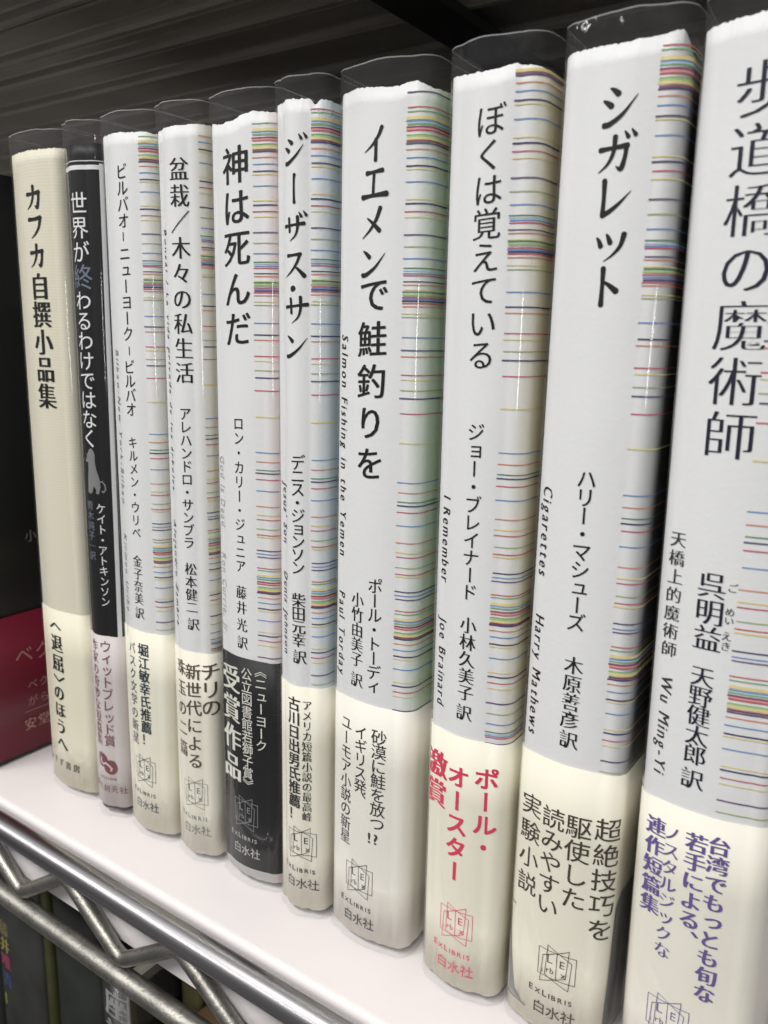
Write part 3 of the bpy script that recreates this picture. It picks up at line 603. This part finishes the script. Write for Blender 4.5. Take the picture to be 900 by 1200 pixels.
    if i == 9:
        F = Flat(); F.poly([(-12.6, 26.5), (-11.8, 26.8), (-8.6, 8.0), (-6.2, 5.6), (-8.8, 6.6), (-10.3, 7.4)]); F.line([(-13.0, 29.2), (-9.7, 29.2)], .35, layer=1)
        F.line([(-13.0, 6.3), (-5.6, 5.6)], .4, layer=2)
        F.poly([(13.2, 35.5), (16, 37.5), (24, 37.5), (24, 2.2), (11.8, 2.2)], layer=3)
        F.wrap('wedge_print', P, .37, M_INK['grey'], band, .8)
    # clear protective sleeve standing proud of the paper at the top
    amp = rr.uniform(.6, .9)
    def foff(s, z):
        o = .13*noise.noise(Vector((s*.22, z*.02, ph+7)))
        if z > 198: 
            q = min((z-198)/5, 1); o += amp*q*(.25*noise.noise(Vector((s*.33, z*.10, ph+3)))+.75*max(0, .22-abs(noise.noise(Vector((s*.42+z*.18, z*.22, ph+5))))))
        if z < 4: o += (1-z/4)*(.35+.35*noise.noise(Vector((s*.3, 0, ph+1))))
        return max(o, -.14)
    zs = [0, .005, .01, .015, .02, .03, .1, .3, .5, .7, .9, .955, .96, .965, .97, .975, .98, .985, .99, .995, .9988, 1]
    ss = P.samples(-P.se-34, P.se+34, .45); vs, fs, mi = [], [], []
    for u in zs:
        for s in ss:
            zt = 206.9+.25*noise.noise(Vector((s*.18, ph, 2))); z = .15+(zt-.15)*u; x, y = P.at(s, .62+foff(s, z)); vs.append((x, y, z))
    n = len(ss)
    for j in range(len(zs)-1):
        for k in range(n-1): a = j*n+k; fs.append((a, a+1, a+n+1, a+n)); mi.append(1 if j == len(zs)-2 else 0)
    o = mesh('clear_sleeve', vs, fs, [M_FILM, M_RIM], t, smooth=True, mi=mi)
    return t
for i, d in BOOKS.items(): book(i, d, i)

# ------------------------------------------------------------------ dark book at the far left, its cover turned towards the gap
P = Prof(-11.4, 11.4, 3.0); Y0 = -14
t = thing('book', (-168.6, Y0, 0), 'black book with a wine-red paper band, left of the gap beside the cream book', 'book')
sheet('hard_case', P, -P.smax+2, P.smax-2, lambda s: .5, lambda s: 197.0, -.12, M_BOARD, t, thick=1.9, fine=1.5)
bevel_box('page_block', -8.9, 8.9, 7, 126, 3, 194, M_PAGE, t, .3, 1)
blk = sheet('jacket', P, -P.smax+3, P.smax-3, lambda s: .5, lambda s: 200, .1, mat('black_jacket', (.012, .013, .012), .35), t, fine=1.5)
red = sheet('paper_band', P, -P.smax+4, P.smax-4, lambda s: 1.8, lambda s: 54.2, .32, mat('wine_band', (.15, .009, .025), .4), t, fine=1.5)
sy = lambda y: P.se+(y-Y0-3.9)
F = Flat(); F.row('ベクトル', sy(4.3), sy(4.3)+23, 38.6, 7.2, 'g'); F.row('ベクトルは', sy(6.8), sy(6.8)+18, 26.6, 4.0, 'g'); F.row('がらんど', sy(6.4), sy(6.4)+14, 20.5, 4.0, 'g'); F.line([(sy(3.2), 16.9), (sy(40), 16.9)], .25); F.row('安堂作品', sy(4.9), sy(4.9)+16, 12.0, 4.8, 'mb')
F.wrap('band_lettering', P, .38, mat('print_rose', (.42, .22, .20)), red, 2)
F = Flat(); F.row('小説', sy(10.2), sy(10.2)+5, 81.3, 4.6, 'g'); F.wrap('cover_lettering', P, .16, M_INK['grey'], blk, 2)

# ------------------------------------------------------------------ dark books on the lower shelf
def low_book(x0, x1, y, top, col, label, sleeve=True, rough=.35, extra=None, depth=120):
    w = (x1-x0)/2; P = Prof(-w, w, min(2.6, w*.45), depth=depth, bulge=.5)
    t = thing('book', ((x0+x1)/2, y, -290), label, 'book', 'dark books on the lower shelf'); H = top+290
    bevel_box('page_block', -w+min(1.5, w*.4), w-min(1.5, w*.4), 5, depth-4, 3, H-9, M_PAGE, t, .2, 1)
    c = sheet('cover', P, -P.smax+2, P.smax-2, lambda s: .4, lambda s: H-5, 0, mat('cover_ink', col, .6, spec=.2, nscale=60, namt=.3), t, thick=min(.6, w*.2), fine=1.2)
    if extra: extra(P, c, H)
    if sleeve: sheet('clear_sleeve', P, -P.se-20, P.se+20, lambda s: .2, lambda s: H, .5, M_FILM_LOW, t, thick=.05, fine=1.2)
    return t
def ex_col(P, c, H):
    for ch, z, nm in (('藤', -78.5, (.14, .12, .06)), ('井', -86, (.26, .20, .06)), ('唯', -93.5, (.24, .04, .09)), ('青', -102, (.04, .06, .17)), ('Ⅰ', -112, (.18, .21, .03))):
        F = Flat(); F.char(ch, -8.5, z+290, 7.2, 'mb'); F.wrap('title_lettering', P, .05, mat('print_colour', nm, .5), c, 1)
def ex_white(P, c, H):
    F = Flat(); F.column('座談集', 1.0, -79+290, -105+290, 12.5, 'mb'); F.wrap('title_lettering', P, .05, M_INK['white'], c, 1)
def ex_pink(P, c, H):
    F = Flat(); F.column('鏡花水月', 5.5, -80+290, -115+290, 7, 'g'); F.wrap('title_lettering', P, .05, mat('print_pink_dark', (.30, .05, .10)), c, 1)
low_book(-205, -183, -4, -50, (.02, .02, .018), 'dark grey book at the lower left edge with faint pink spine lettering', extra=ex_pink, sleeve=False)
low_book(-182, -152, -2, -46, (.018, .018, .016), 'dark lower-shelf book with spine characters in yellow, pink, blue and green', extra=ex_col, sleeve=False)
low_book(-151, -146.5, -1, -44, (.025, .027, .005), 'thin olive-yellow book squeezed between two dark books on the lower shelf', sleeve=False)
low_book(-146, -119, 0, -42, (.012, .014, .011), 'black book on the lower shelf left of the one with bold white lettering', sleeve=False)
low_book(-117.6, -103, 0, -67.5, (.008, .008, .009), 'short black lower-shelf book with bold white lettering in a clear sleeve', extra=ex_white)
low_book(-102, -92, 22, -40, (.10, .09, .035), 'olive-brown book set back on the lower shelf beside the box', sleeve=False)
# brown cardboard box
t = thing('cardboard_box', (-60, 10, -290), 'brown cardboard box with folded top flaps on the lower shelf', 'box')
M_CARD = mat('cardboard', (.24, .15, .085), .8, nscale=200, namt=.1)
bevel_box('box_body', -30, 60, -4, 150, 0, 200, M_CARD, t, .8)
bevel_box('top_flap', -30.5, 60.5, -4.5, 72, 200.3, 203, M_CARD, t, .5)
bevel_box('top_flap', -30.5, 60.5, 73.5, 150.5, 200.3, 203, M_CARD, t, .5)
